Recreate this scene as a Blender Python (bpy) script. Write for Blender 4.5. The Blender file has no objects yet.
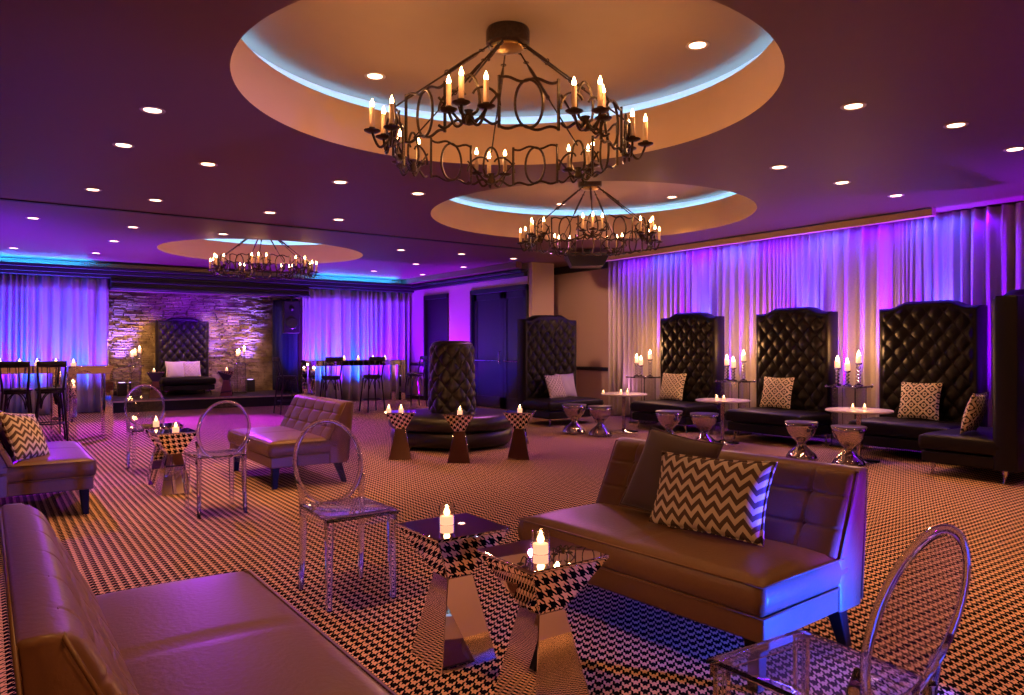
import bpy, bmesh, math, random
from mathutils import Vector, Matrix
random.seed(7)
PI = math.pi
C = bpy.context.scene.collection
S = bpy.context.scene
H, F, YAW = 1.30, 740.0, math.radians(35.5)      # eye height, focal length in pixels, heading east of +Y

# ------------------------------------------------------------------ materials
def new_mat(name):
    m = bpy.data.materials.new(name); m.use_nodes = True
    nt = m.node_tree; b = nt.nodes['Principled BSDF']
    return m, nt, b
def N(nt, t, **kw):
    n = nt.nodes.new(t)
    for k, v in kw.items(): setattr(n, k, v)
    return n
def L(nt, a, b): nt.links.new(a, b)
def col(c): return (c[0], c[1], c[2], 1.0)
def pmat(name, c, rough=.5, metal=0, bump=0, scale=40, vary=0, sheen=0, spec=None, coat=0, rvary=0):
    m, nt, b = new_mat(name)
    b.inputs['Base Color'].default_value = col(c)
    b.inputs['Roughness'].default_value = rough
    b.inputs['Metallic'].default_value = metal
    if spec is not None: b.inputs['Specular IOR Level'].default_value = spec
    if coat: b.inputs['Coat Weight'].default_value = coat; b.inputs['Coat Roughness'].default_value = .2
    if sheen: b.inputs['Sheen Weight'].default_value = sheen
    tc = N(nt, 'ShaderNodeTexCoord'); nz = N(nt, 'ShaderNodeTexNoise')
    nz.inputs['Scale'].default_value = scale; nz.inputs['Detail'].default_value = 4
    L(nt, tc.outputs['Object'], nz.inputs['Vector'])
    if vary:
        mx = N(nt, 'ShaderNodeMix', data_type='RGBA'); mx.inputs[6].default_value = col([x*(1-vary) for x in c]); mx.inputs[7].default_value = col([min(1, x*(1+vary)) for x in c])
        L(nt, nz.outputs['Fac'], mx.inputs[0]); L(nt, mx.outputs[2], b.inputs['Base Color'])
    if rvary:
        mr = N(nt, 'ShaderNodeMapRange'); mr.inputs[3].default_value = rough-rvary; mr.inputs[4].default_value = rough+rvary
        L(nt, nz.outputs['Fac'], mr.inputs[0]); L(nt, mr.outputs[0], b.inputs['Roughness'])
    if bump:
        bp = N(nt, 'ShaderNodeBump'); bp.inputs['Strength'].default_value = bump; bp.inputs['Distance'].default_value = .01
        L(nt, nz.outputs['Fac'], bp.inputs['Height']); L(nt, bp.outputs[0], b.inputs['Normal'])
    return m
def emit(name, c, s):
    m, nt, b = new_mat(name)
    b.inputs['Base Color'].default_value = col(c)
    b.inputs['Emission Color'].default_value = col(c); b.inputs['Emission Strength'].default_value = s
    return m
def math_n(nt, op, a, b=None, c=None):
    n = N(nt, 'ShaderNodeMath', operation=op)
    for i, v in enumerate((a, b, c)):
        if v is None: continue
        if isinstance(v, (int, float)): n.inputs[i].default_value = v
        else: L(nt, v, n.inputs[i])
    return n.outputs[0]

M = {}
M['leather'] = pmat('taupe_leather', (.165, .082, .043), .40, bump=.12, scale=60, vary=.06, rvary=.06, spec=.32)
M['dark_leather'] = pmat('black_brown_leather', (.0055, .003, .0028), .5, bump=.1, scale=70, rvary=.05, spec=.26)
M['borne_leather'] = pmat('espresso_leather', (.010, .0055, .005), .36, bump=.1, scale=70, rvary=.06, spec=.6)
M['grey_satin'] = pmat('charcoal_satin', (.10, .075, .08), .38, bump=.05, scale=60)
M['dark_wood'] = pmat('black_wood', (.008, .005, .004), .55, bump=.05, scale=20, spec=.2)
M['black'] = pmat('black_lacquer', (.010, .009, .012), .3)
M['black_matt'] = pmat('black_matt', (.008, .008, .010), .7)
M['cornice'] = pmat('dark_stained_moulding', (.006, .004, .006), .6)
M['mirror'] = pmat('mirror_glass', (.86, .82, .84), .012, 1)
M['chrome'] = pmat('polished_chrome', (.55, .50, .52), .07, 1)
M['bronze'] = pmat('aged_bronze', (.075, .048, .028), .38, .85, bump=.3, scale=60, vary=.4)
M['gilt'] = pmat('gilt_plate', (.45, .27, .08), .35, 1)
M['wax'] = pmat('ivory_wax', (.50, .32, .18), .5)
M['wax_lit'] = emit('glowing_wax', (1, .52, .30), 1.5)  # emission stands in for flame light glowing through the wax
M['flame'] = emit('candle_flame', (1, .62, .28), 60)
M['bulb'] = emit('flame_bulb', (1, .60, .26), 50)
M['lamp'] = emit('downlight_lens', (1, .66, .42), 7)
M['trimring'] = pmat('downlight_trim', (.5, .38, .3), .4, .2)
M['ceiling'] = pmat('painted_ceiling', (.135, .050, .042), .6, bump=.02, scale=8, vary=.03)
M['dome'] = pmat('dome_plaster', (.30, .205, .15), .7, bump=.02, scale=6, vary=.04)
M['covewhite'] = pmat('cove_white', (.75, .75, .78), .8)  # kept whiter than the dome so the lit cove band looks bright
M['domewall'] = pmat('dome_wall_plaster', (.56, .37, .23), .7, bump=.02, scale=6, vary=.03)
M['wall'] = pmat('beige_wall', (.44, .30, .27), .6, bump=.03, scale=30)
M['pier'] = pmat('tan_pier', (.42, .30, .17), .6, bump=.03, scale=30)
M['panel'] = pmat('dark_panel', (.012, .009, .012), .35, vary=.2, scale=3)
M['cord'] = pmat('nickel', (.6, .6, .62), .25, 1)
M['marble'] = pmat('white_marble', (.78, .70, .68), .18, vary=.08, scale=9)
M['drape_dark'] = pmat('navy_drape', (.02, .025, .06), .8)
M['led_cool'] = emit('cove_led', (.20, .58, 1.0), 30)
M['led_blue'] = emit('cornice_led', (.01, .32, 1.0), 140)
M['seatpad'] = pmat('black_seatpad', (.012, .012, .014), .5)
M['plain_cushion'] = pmat('brown_cushion', (.085, .050, .048), .75, bump=.2, scale=160, sheen=.2)
M['silver_cushion'] = pmat('silver_cushion', (.42, .36, .40), .6, bump=.15, scale=160)
M['stage_wood'] = pmat('stage_deck', (.035, .022, .024), .45, vary=.2, scale=5)

def glass(name, c, rough=0.0, ior=1.45):
    m, nt, b = new_mat(name)
    b.inputs['Base Color'].default_value = col(c); b.inputs['Transmission Weight'].default_value = 1
    b.inputs['Roughness'].default_value = rough; b.inputs['IOR'].default_value = ior
    return m
M['acrylic'] = glass('clear_acrylic', (.97, .94, .98), .01, 1.42)
def hazy(m, c, f):
    nt = m.node_tree; b = nt.nodes['Principled BSDF']; out = nt.nodes['Material Output']
    d = N(nt, 'ShaderNodeBsdfDiffuse'); d.inputs[0].default_value = col(c); mx = N(nt, 'ShaderNodeMixShader'); mx.inputs[0].default_value = f
    L(nt, b.outputs[0], mx.inputs[1]); L(nt, d.outputs[0], mx.inputs[2]); L(nt, mx.outputs[0], out.inputs['Surface'])
hazy(M['acrylic'], (.85, .75, .95), .03)  # faint lilac haze mixed in so the clear acrylic shows purple light
M['glass'] = glass('votive_glass', (1, .96, .93), .03, 1.3)
M['crystal'] = glass('cut_crystal', (1, .98, 1), .0, 1.6)

def curtain_mat(name, c, transl, sparkle=0):
    m, nt, b = new_mat(name)
    out = nt.nodes['Material Output']
    b.inputs['Base Color'].default_value = col(c); b.inputs['Roughness'].default_value = .7
    tc = N(nt, 'ShaderNodeTexCoord'); mp = N(nt, 'ShaderNodeMapping'); nz = N(nt, 'ShaderNodeTexNoise')
    mp.inputs['Scale'].default_value = (300, 300, 6) if not sparkle else (60, 60, 40)
    nz.inputs['Scale'].default_value = 1; L(nt, tc.outputs['Object'], mp.inputs[0]); L(nt, mp.outputs[0], nz.inputs['Vector'])
    bp = N(nt, 'ShaderNodeBump'); bp.inputs['Strength'].default_value = .3 + sparkle; bp.inputs['Distance'].default_value = .008
    L(nt, nz.outputs['Fac'], bp.inputs['Height']); L(nt, bp.outputs[0], b.inputs['Normal'])
    if sparkle:
        b.inputs['Roughness'].default_value = .32; b.inputs['Metallic'].default_value = .35
    tr = N(nt, 'ShaderNodeBsdfTranslucent'); tr.inputs['Color'].default_value = col(c)
    mx = N(nt, 'ShaderNodeMixShader'); mx.inputs[0].default_value = transl
    L(nt, b.outputs[0], mx.inputs[1]); L(nt, tr.outputs[0], mx.inputs[2]); L(nt, mx.outputs[0], out.inputs['Surface'])
    return m
M['sheer'] = curtain_mat('sheer_curtain', (.56, .48, .48), .12)
M['beaded'] = curtain_mat('beaded_curtain', (.60, .58, .66), .06, .5)

def carpet_mat():
    m, nt, b = new_mat('houndstooth_carpet')
    b.inputs['Roughness'].default_value = .9; b.inputs['Specular IOR Level'].default_value = .02
    g = N(nt, 'ShaderNodeNewGeometry'); sp = N(nt, 'ShaderNodeSeparateXYZ'); L(nt, g.outputs['Position'], sp.inputs[0])
    k = 1/.050
    x = math_n(nt, 'MULTIPLY', sp.outputs[0], k); y = math_n(nt, 'MULTIPLY', sp.outputs[1], k)
    fx = math_n(nt, 'FRACT', math_n(nt, 'ADD', x, 400)); fy = math_n(nt, 'FRACT', math_n(nt, 'ADD', y, 400))
    wx = math_n(nt, 'LESS_THAN', fx, .42); wy = math_n(nt, 'LESS_THAN', fy, .42)
    tw = math_n(nt, 'LESS_THAN', math_n(nt, 'FRACT', math_n(nt, 'MULTIPLY', math_n(nt, 'ADD', math_n(nt, 'SUBTRACT', x, y), 800), 2.0)), .5)
    a = math_n(nt, 'MULTIPLY', tw, wx); inv = math_n(nt, 'SUBTRACT', 1, tw); c2 = math_n(nt, 'MULTIPLY', inv, wy)
    h = math_n(nt, 'ADD', a, c2)
    nz = N(nt, 'ShaderNodeTexNoise'); nz.inputs['Scale'].default_value = 260; nz.inputs['Detail'].default_value = 2; L(nt, g.outputs['Position'], nz.inputs['Vector'])
    mx = N(nt, 'ShaderNodeMix', data_type='RGBA')
    mx.inputs[6].default_value = (.004, .002, .003, 1); mx.inputs[7].default_value = (.95, .58, .38, 1)
    L(nt, h, mx.inputs[0])
    m2 = N(nt, 'ShaderNodeMix', data_type='RGBA', blend_type='MULTIPLY'); m2.inputs[0].default_value = .4
    L(nt, mx.outputs[2], m2.inputs[6]); L(nt, nz.outputs['Fac'], m2.inputs[7]); L(nt, m2.outputs[2], b.inputs['Base Color'])
    bp = N(nt, 'ShaderNodeBump'); bp.inputs['Strength'].default_value = .4; bp.inputs['Distance'].default_value = .004
    L(nt, nz.outputs['Fac'], bp.inputs['Height']); L(nt, bp.outputs[0], b.inputs['Normal'])
    return m
M['carpet'] = carpet_mat()

def chevron_mat():                                # zigzag bands in the cushion's own plane (local x, z)
    m, nt, b = new_mat('chevron_fabric'); b.inputs['Roughness'].default_value = .85
    tc = N(nt, 'ShaderNodeTexCoord'); sp = N(nt, 'ShaderNodeSeparateXYZ'); L(nt, tc.outputs['Object'], sp.inputs[0])
    px, amp, pz = .074, .040, .056
    t = math_n(nt, 'PINGPONG', math_n(nt, 'DIVIDE', sp.outputs[0], px/2), 1.0)
    z = math_n(nt, 'ADD', sp.outputs[2], math_n(nt, 'MULTIPLY', t, amp))
    f = math_n(nt, 'FRACT', math_n(nt, 'ADD', math_n(nt, 'DIVIDE', z, pz), 50))
    s = math_n(nt, 'LESS_THAN', f, .5)
    mx = N(nt, 'ShaderNodeMix', data_type='RGBA'); mx.inputs[6].default_value = (.72, .60, .52, 1); mx.inputs[7].default_value = (.11, .065, .055, 1)
    L(nt, s, mx.inputs[0]); L(nt, mx.outputs[2], b.inputs['Base Color'])
    nz = N(nt, 'ShaderNodeTexNoise'); nz.inputs['Scale'].default_value = 300; bp = N(nt, 'ShaderNodeBump'); bp.inputs['Strength'].default_value = .2; bp.inputs['Distance'].default_value = .003
    L(nt, tc.outputs['Object'], nz.inputs['Vector']); L(nt, nz.outputs['Fac'], bp.inputs['Height']); L(nt, bp.outputs[0], b.inputs['Normal'])
    return m
M['chevron'] = chevron_mat()
def lattice_mat():                                # interlaced rings, dark on cream
    m, nt, b = new_mat('ring_lattice_fabric'); b.inputs['Roughness'].default_value = .85
    tc = N(nt, 'ShaderNodeTexCoord'); sp = N(nt, 'ShaderNodeSeparateXYZ'); L(nt, tc.outputs['Object'], sp.inputs[0])
    P = .135; acc = None
    for ox, oz in ((0, 0), (.5, .5)):
        fx = math_n(nt, 'SUBTRACT', math_n(nt, 'FRACT', math_n(nt, 'ADD', math_n(nt, 'DIVIDE', sp.outputs[0], P), 50+ox)), .5)
        fz = math_n(nt, 'SUBTRACT', math_n(nt, 'FRACT', math_n(nt, 'ADD', math_n(nt, 'DIVIDE', sp.outputs[2], P), 50+oz)), .5)
        d = math_n(nt, 'SQRT', math_n(nt, 'ADD', math_n(nt, 'MULTIPLY', fx, fx), math_n(nt, 'MULTIPLY', fz, fz)))
        for r, w in ((.41, .052), (.13, .055)):
            k = math_n(nt, 'LESS_THAN', math_n(nt, 'ABSOLUTE', math_n(nt, 'SUBTRACT', d, r)), w)
            acc = k if acc is None else math_n(nt, 'MAXIMUM', acc, k)
    mx = N(nt, 'ShaderNodeMix', data_type='RGBA'); mx.inputs[6].default_value = (.03, .02, .02, 1); mx.inputs[7].default_value = (.74, .62, .54, 1)
    L(nt, acc, mx.inputs[0]); L(nt, mx.outputs[2], b.inputs['Base Color'])
    return m
M['lattice'] = lattice_mat()
def stone_mat():
    m, nt, b = new_mat('stacked_stone'); b.inputs['Roughness'].default_value = .85
    g = N(nt, 'ShaderNodeTexCoord'); nz = N(nt, 'ShaderNodeTexNoise'); nz.inputs['Scale'].default_value = 3.5; nz.inputs['Detail'].default_value = 6
    cr = N(nt, 'ShaderNodeValToRGB'); cr.color_ramp.elements[0].position = .35; cr.color_ramp.elements[1].position = .7
    cr.color_ramp.elements[0].color = (.16, .11, .06, 1); cr.color_ramp.elements[1].color = (.46, .36, .22, 1)
    L(nt, g.outputs['Object'], nz.inputs['Vector']); L(nt, nz.outputs['Fac'], cr.inputs[0]); L(nt, cr.outputs[0], b.inputs['Base Color'])
    n2 = N(nt, 'ShaderNodeTexNoise'); n2.inputs['Scale'].default_value = 30; bp = N(nt, 'ShaderNodeBump'); bp.inputs['Strength'].default_value = .6; bp.inputs['Distance'].default_value = .02
    L(nt, g.outputs['Object'], n2.inputs['Vector']); L(nt, n2.outputs['Fac'], bp.inputs['Height']); L(nt, bp.outputs[0], b.inputs['Normal'])
    return m
M['stone'] = stone_mat()

# ------------------------------------------------------------------ mesh building
class MB:
    def __init__(s): s.v = []; s.f = []
    def add(s, verts, faces, mtx=None):
        o = len(s.v)
        s.v += [tuple(mtx @ Vector(p)) if mtx is not None else tuple(p) for p in verts]
        s.f += [tuple(i+o for i in f) for f in faces]
        return s
    def box(s, x0, x1, y0, y1, z0, z1, mtx=None):
        v = [(x, y, z) for z in (z0, z1) for y in (y0, y1) for x in (x0, x1)]
        return s.add(v, [(0, 2, 3, 1), (4, 5, 7, 6), (0, 1, 5, 4), (2, 6, 7, 3), (0, 4, 6, 2), (1, 3, 7, 5)], mtx)
    def frustum(s, z0, hx0, hy0, z1, hx1, hy1, cx0=0, cy0=0, cx1=0, cy1=0, mtx=None):
        v = [(cx0+a*hx0, cy0+b*hy0, z0) for a, b in ((-1, -1), (1, -1), (1, 1), (-1, 1))] + [(cx1+a*hx1, cy1+b*hy1, z1) for a, b in ((-1, -1), (1, -1), (1, 1), (-1, 1))]
        return s.add(v, [(3, 2, 1, 0), (4, 5, 6, 7), (0, 1, 5, 4), (1, 2, 6, 5), (2, 3, 7, 6), (3, 0, 4, 7)], mtx)
    def lathe(s, prof, n=32, cx=0, cy=0, mtx=None):
        v = []; f = []
        k = len(prof)
        for i in range(n):
            a = 2*PI*i/n
            for r, z in prof: v.append((cx+r*math.cos(a), cy+r*math.sin(a), z))
        for i in range(n):
            j = (i+1) % n
            for q in range(k-1): f.append((i*k+q, j*k+q, j*k+q+1, i*k+q+1))
        if prof[0][0] > 1e-5: f.append(tuple(i*k for i in reversed(range(n))))
        if prof[-1][0] > 1e-5: f.append(tuple(i*k+k-1 for i in range(n)))
        return s.add(v, f, mtx)
    def tube(s, pts, r, n=6, closed=False, mtx=None, flat=1.0):
        pts = [Vector(p) for p in pts]; m = len(pts); v = []; f = []
        rr = r if isinstance(r, (list, tuple)) else [r]*m
        up = Vector((0, 0, 1)); prev = None
        for i, p in enumerate(pts):
            a = pts[(i-1) % m] if (closed or i > 0) else p; b = pts[(i+1) % m] if (closed or i < m-1) else p
            t = (b-a).normalized()
            if prev is None:
                u = t.cross(up);
                if u.length < 1e-3: u = t.cross(Vector((1, 0, 0)))
            else: u = prev - t*prev.dot(t)
            u.normalize(); prev = u; w = t.cross(u)
            for q in range(n):
                an = 2*PI*(q+.5)/n; v.append(tuple(p + u*rr[i]*math.cos(an) + w*rr[i]*flat*math.sin(an)))
        for i in range(m if closed else m-1):
            j = (i+1) % m
            for q in range(n): f.append((i*n+q, i*n+(q+1) % n, j*n+(q+1) % n, j*n+q))
        if not closed: f.append(tuple(reversed(range(n)))); f.append(tuple((m-1)*n+q for q in range(n)))
        return s.add(v, f, mtx)
    def grid(s, nx, ny, fn, mtx=None):
        v = [fn(i/nx, j/ny) for j in range(ny+1) for i in range(nx+1)]
        f = [(j*(nx+1)+i, j*(nx+1)+i+1, (j+1)*(nx+1)+i+1, (j+1)*(nx+1)+i) for j in range(ny) for i in range(nx)]
        return s.add(v, f, mtx)
    def build(s, name, mat, parent=None, smooth=False, bevel=0, segs=2, loc=None, rz=0, auto=None):
        me = bpy.data.meshes.new(name); me.from_pydata(s.v, [], s.f)
        bm = bmesh.new(); bm.from_mesh(me)
        bmesh.ops.remove_doubles(bm, verts=bm.verts, dist=1e-5)
        bmesh.ops.recalc_face_normals(bm, faces=bm.faces); bm.to_mesh(me); bm.free()
        me.materials.append(M[mat] if isinstance(mat, str) else mat)
        o = bpy.data.objects.new(name, me); C.objects.link(o)
        if parent: o.parent = parent
        if loc: o.location = loc
        o.rotation_euler.z = rz
        if smooth or auto:
            for p in me.polygons: p.use_smooth = True
            if auto: me.set_sharp_from_angle(angle=math.radians(auto))
        if bevel:
            b = o.modifiers.new('bevel', 'BEVEL'); b.width = bevel; b.segments = segs; b.limit_method = 'ANGLE'; b.angle_limit = math.radians(35)
            for p in me.polygons: p.use_smooth = True
            me.set_sharp_from_angle(angle=math.radians(50))
            b.harden_normals = False
        return o

def tag(o, label, cat, group=None, kind=None):
    o['label'] = label; o['category'] = cat
    if group: o['group'] = group
    if kind: o['kind'] = kind
    return o
def struct(o, label=None):
    o['kind'] = 'structure'
    if label: o['label'] = label
    return o
def empty(name, loc=(0, 0, 0), rz=0):
    o = bpy.data.objects.new(name, None); o.empty_display_size = .2; C.objects.link(o); o.location = loc; o.rotation_euler.z = rz
    return o
def copy_tree(o, parent=None):
    c = o.copy(); C.objects.link(c)
    if parent: c.parent = parent
    for ch in list(o.children): copy_tree(ch, c)
    return c
def place(proto, used, loc, rz, label, scale=None):
    o = proto if not used else copy_tree(proto)
    o.location = loc; o.rotation_euler.z = rz; o['label'] = label
    if scale: o.scale = (scale,)*3
    return o
def child_copy(src, parent, loc, rot=None):
    c = src.copy(); C.objects.link(c); c.parent = parent; c.location = loc
    if rot: c.rotation_euler = rot
    return c

# ------------------------------------------------------------------ lights
def spot(loc, target, color, energy, angle=60, blend=.6, radius=.05):
    d = bpy.data.lights.new('spot_lamp', 'SPOT'); d.color = color; d.energy = energy; d.spot_size = math.radians(angle); d.spot_blend = blend; d.shadow_soft_size = radius
    o = bpy.data.objects.new('spot_lamp', d); C.objects.link(o); o.location = loc
    o.rotation_euler = (Vector(target)-Vector(loc)).to_track_quat('-Z', 'Y').to_euler()
    return o
def point(loc, color, energy, radius=.03):
    d = bpy.data.lights.new('candle_glow', 'POINT'); d.color = color; d.energy = energy; d.shadow_soft_size = radius
    o = bpy.data.objects.new('candle_glow', d); C.objects.link(o); o.location = loc
    return o
def area(loc, target, color, energy, sx, sy):
    d = bpy.data.lights.new('wash_lamp', 'AREA'); d.shape = 'RECTANGLE'; d.size = sx; d.size_y = sy; d.color = color; d.energy = energy
    o = bpy.data.objects.new('wash_lamp', d); C.objects.link(o); o.location = loc
    o.rotation_euler = (Vector(target)-Vector(loc)).to_track_quat('-Z', 'Y').to_euler()
    return o
WARM = (1, .46, .16); PURPLE = (.36, .03, 1.0); BLUE = (.03, .16, 1.0); VIOLET = (.55, .06, 1.0); MAGENTA = (.85, .10, 1.0)

# ================================================================== SETTING
XL, YF, CZ = -4.0, -3.0, 3.0
DOMES = [(2.94, 4.17, 1.79, 'near'), (6.41, 7.24, 2.06, 'middle'), (4.10, 13.42, 1.74, 'far')]
o = MB().box(XL, 10.0, YF, 18.7, -.1, 0).build('floor', 'carpet'); struct(o)
# ceiling slab with three round openings
bm = bmesh.new(); edges = []
def loop(pts):
    vs = [bm.verts.new(p) for p in pts]
    for i in range(len(vs)): edges.append(bm.edges.new((vs[i], vs[(i+1) % len(vs)])))
loop([(XL, YF, CZ), (10.0, YF, CZ), (10.0, 18.7, CZ), (XL, 18.7, CZ)])
for cx, cy, R, _ in DOMES: loop([(cx+R*math.cos(2*PI*i/128), cy+R*math.sin(2*PI*i/128), CZ) for i in range(128)])
bmesh.ops.triangle_fill(bm, edges=edges, use_beauty=True, use_dissolve=False)
for f in bm.faces:
    if f.normal.z > 0: f.normal_flip()
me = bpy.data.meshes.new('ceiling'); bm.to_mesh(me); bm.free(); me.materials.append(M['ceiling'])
o = bpy.data.objects.new('ceiling', me); C.objects.link(o); struct(o)
for k, (cx, cy, R, nm) in enumerate(DOMES):
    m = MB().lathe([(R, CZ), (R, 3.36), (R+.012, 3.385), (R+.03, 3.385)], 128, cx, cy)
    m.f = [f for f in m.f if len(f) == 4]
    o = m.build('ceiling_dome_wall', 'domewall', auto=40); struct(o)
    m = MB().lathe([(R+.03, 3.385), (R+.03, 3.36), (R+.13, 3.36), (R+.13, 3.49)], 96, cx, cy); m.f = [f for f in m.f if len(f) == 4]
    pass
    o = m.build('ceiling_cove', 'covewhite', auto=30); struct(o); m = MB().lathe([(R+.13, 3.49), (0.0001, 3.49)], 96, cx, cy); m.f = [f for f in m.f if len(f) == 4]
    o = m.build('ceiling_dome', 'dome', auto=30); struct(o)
    m = MB().lathe([(R+.031, 3.362), (R+.031, 3.378), (R+.037, 3.378), (R+.037, 3.362)], 96, cx, cy); m.f = [f for f in m.f if len(f) == 4]
    o = m.build('cove_light_strip', 'led_cool'); tag(o, 'cool white light strip hidden on the cove ledge of the %s ceiling dome' % nm, 'light strip', 'cove light strips')
# outer walls
struct(MB().box(XL-.1, XL, YF, 18.7, 0, CZ).build('wall_left', 'wall'))
struct(MB().box(XL, 10.0, YF-.1, YF, 0, CZ).build('wall_front', 'wall'))
struct(MB().box(10.0, 10.1, YF, 12.6, 0, CZ).build('wall_right', 'wall'))
struct(MB().box(9.42, 10.0, 12.5, 12.6, 0, CZ).build('wall_return', 'wall'))
struct(MB().box(8.86, 9.42, 11.74, 11.845, 0, CZ).box(9.02, 9.42, 11.845, 12.6, 0, CZ).build('wall_pier', 'pier'))
struct(MB().box(1.95, 2.04, 17.0, 18.6, 0, CZ).build('wall_alcove_left', 'wall')); struct(MB().box(6.11, 6.2, 17.0, 18.6, 0, CZ).build('wall_alcove_right', 'wall')); struct(MB().box(XL, 10, 18.6, 18.7, 0, CZ).build('wall_rear', 'wall'))
struct(MB().box(XL, 2.04, 16.95, 17.0, 0, CZ).build('wall_back', 'wall')); struct(MB().box(6.11, 8.9, 16.95, 17.0, 0, CZ).build('wall_back', 'wall')); struct(MB().box(2.04, 6.11, 16.95, 17.0, 2.45, CZ).build('wall_back', 'wall'))
# door wall with two openings
XD = 8.85
w = MB()
d1 = (14.95, 16.13); d2 = (11.86, 13.99); ZT = 2.55
w.box(XD, XD+.15, 16.13, 17.0, 0, CZ).box(XD, XD+.15, d2[1], d1[0], 0, CZ).box(XD, XD+.15, d1[0], d1[1], ZT, CZ).box(XD, XD+.15, d2[0], d2[1], ZT, CZ)
struct(w.build('wall_doors', 'wall'))
# doors
def frame(y0, y1):
    return MB().box(XD-.03, XD+.12, y0, y0+.07, 0, ZT).box(XD-.03, XD+.12, y1-.07, y1, 0, ZT).box(XD-.03, XD+.12, y0, y1, ZT-.08, ZT+.02)
fo = frame(*d1).build('door_1', 'panel', bevel=.006); struct(fo)
MB().box(XD+.05, XD+.10, d1[0]+.07, d1[1]-.07, 0.01, ZT-.08).build('door_leaf', 'panel', fo)
fo = frame(*d2).build('door_2', 'panel', bevel=.006); struct(fo)
mid = (d2[0]+d2[1])/2 - .15
for a, b in ((d2[0]+.07, mid-.005), (mid+.005, d2[1]-.07)):
    m = MB().box(XD+.05, XD+.10, a, b, 0.01, ZT-.08)
    m.box(XD+.035, XD+.05, a+.0, a+.12, 0.01, ZT-.08).box(XD+.035, XD+.05, b-.12, b, .01, ZT-.08).box(XD+.035, XD+.05, a, b, ZT-.22, ZT-.08).box(XD+.035, XD+.05, a, b, .01, .25)
    lf = m.build('door_leaf', 'panel', fo, bevel=.004)
    MB().tube([(XD-.02, a+.1, 1.02), (XD-.02, b-.1, 1.02)], .018, 8).box(XD-.02, XD+.04, a+.1, a+.14, 1.0, 1.04).box(XD-.02, XD+.04, b-.14, b-.1, 1.0, 1.04).build('push_bar', 'chrome', lf)
MB().tube([(XD-.03, mid+.02, .95), (XD-.06, mid+.02, .97), (XD-.06, mid+.02, 1.2), (XD-.03, mid+.02, 1.22)], .015, 8).build('door_handle', 'chrome', fo)
# mouldings
struct(MB().box(XD-.10, XD, 11.86, 16.8, 2.73, 2.80).box(XD-.16, XD, 11.85, 16.8, 2.80, 2.86).build('trim_1', 'cornice', bevel=.012))
struct(MB().box(XD-.30, XD-.16, 11.85, 16.8, 2.88, 3.0).build('trim_2', 'ceiling'))
struct(MB().box(XD-.04, XD, 13.99, 14.95, .84, .90).box(XD-.04, XD, 16.13, 16.9, .84, .90).box(XD-.05, XD-.002, 13.99, 14.95, .855, .885).build('trim_3', 'black', bevel=.005))
struct(MB().box(9.94, 10.0, 10.6, 12.5, .84, .91).box(9.90, 10.0, 10.6, 12.5, .865, .90).build('trim_4', 'black', bevel=.005))
struct(MB().box(9.9, 10.0, 10.4, 12.5, 2.86, 3.0).build('trim_5', 'cornice', bevel=.01))
b = MB()
for z0, z1, yy in ((2.68, 2.74, 16.62), (2.74, 2.82, 16.56), (2.82, 2.88, 16.48)):
    b.box(XL, XD-.02, yy, 16.78, z0, z1)
struct(b.build('trim_6', 'cornice', bevel=.01))
struct(MB().box(2.05, 6.1, 16.60, 16.94, 2.47, 2.68).box(2.05, 6.1, 16.55, 16.94, 2.47, 2.52).box(2.05, 6.1, 16.57, 16.94, 2.60, 2.64).build('trim_7', 'cornice', bevel=.01))
struct(MB().box(XL, 8.6, 10.22, 10.30, 2.985, 3.0).build('trim_8', 'cornice'))
struct(MB().box(9.36, 9.46, 4.35, 10.6, 2.905, 3.0).build('trim_9', 'domewall'))
struct(MB().box(9.32, 9.355, 4.35, 10.6, 2.985, 3.0).build('trim_10', 'cornice'))  # dark strip standing in for a shaded slot in the ceiling
struct(MB().box(XD-.015, XD, 14.0, 14.94, 0, .1).box(XD-.015, XD, 16.14, 16.9, 0, .1).build('baseboard_doors', 'black'))
struct(MB().box(9.98, 10.0, 10.4, 12.5, 0, .1).build('baseboard_right', 'black'))
# cornice LED strips
for x0, x1, side in ((-2.5, 1.7, 'left'), (6.3, 8.4, 'right')):
    o = MB().box(x0, x1, 16.66, 16.70, 2.882, 2.895).build('cornice_light_strip', 'led_blue')
    tag(o, 'blue light strip lying on the cornice above the %s back curtain' % side, 'light strip', 'cornice light strips')
# stacked stone wall, real projecting courses
m = MB(); z = .24; rnd = random.Random(3)
m.box(2.1, 6.05, 18.45, 18.6, .0, 2.75)
while z < 2.72:
    h = rnd.uniform(.028, .055); x = 2.1 - rnd.uniform(0, .2)
    while x < 6.05:
        wd = rnd.uniform(.10, .34); a = max(x, 2.1); bb = min(x+wd, 6.05)
        if bb-a > .02:
            dp = rnd.uniform(.0, .075); m.frustum(0, (bb-a)/2-.002, h/2-.0015, .05+dp, (bb-a)/2-.008, h/2-.006, mtx=Matrix.Translation(((a+bb)/2, 18.45, z+h/2)) @ Matrix.Rotation(PI/2, 4, 'X'))
        x += wd
    z += h
struct(m.build('wall_stone', 'stone'))
# stage platform
st = MB().box(2.05, 6.1, 16.5, 18.45, .20, .24).build('stage', 'stage_wood', bevel=.006)
tag(st, 'low black stage platform in front of the stacked stone wall', 'stage')
MB().box(2.05, 6.1, 16.53, 18.45, 0, .20).build('skirt', 'black_matt', st)
MB().box(2.05, 6.1, 16.49, 16.5, .205, .235).build('edge_strip', 'trimring', st)

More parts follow.
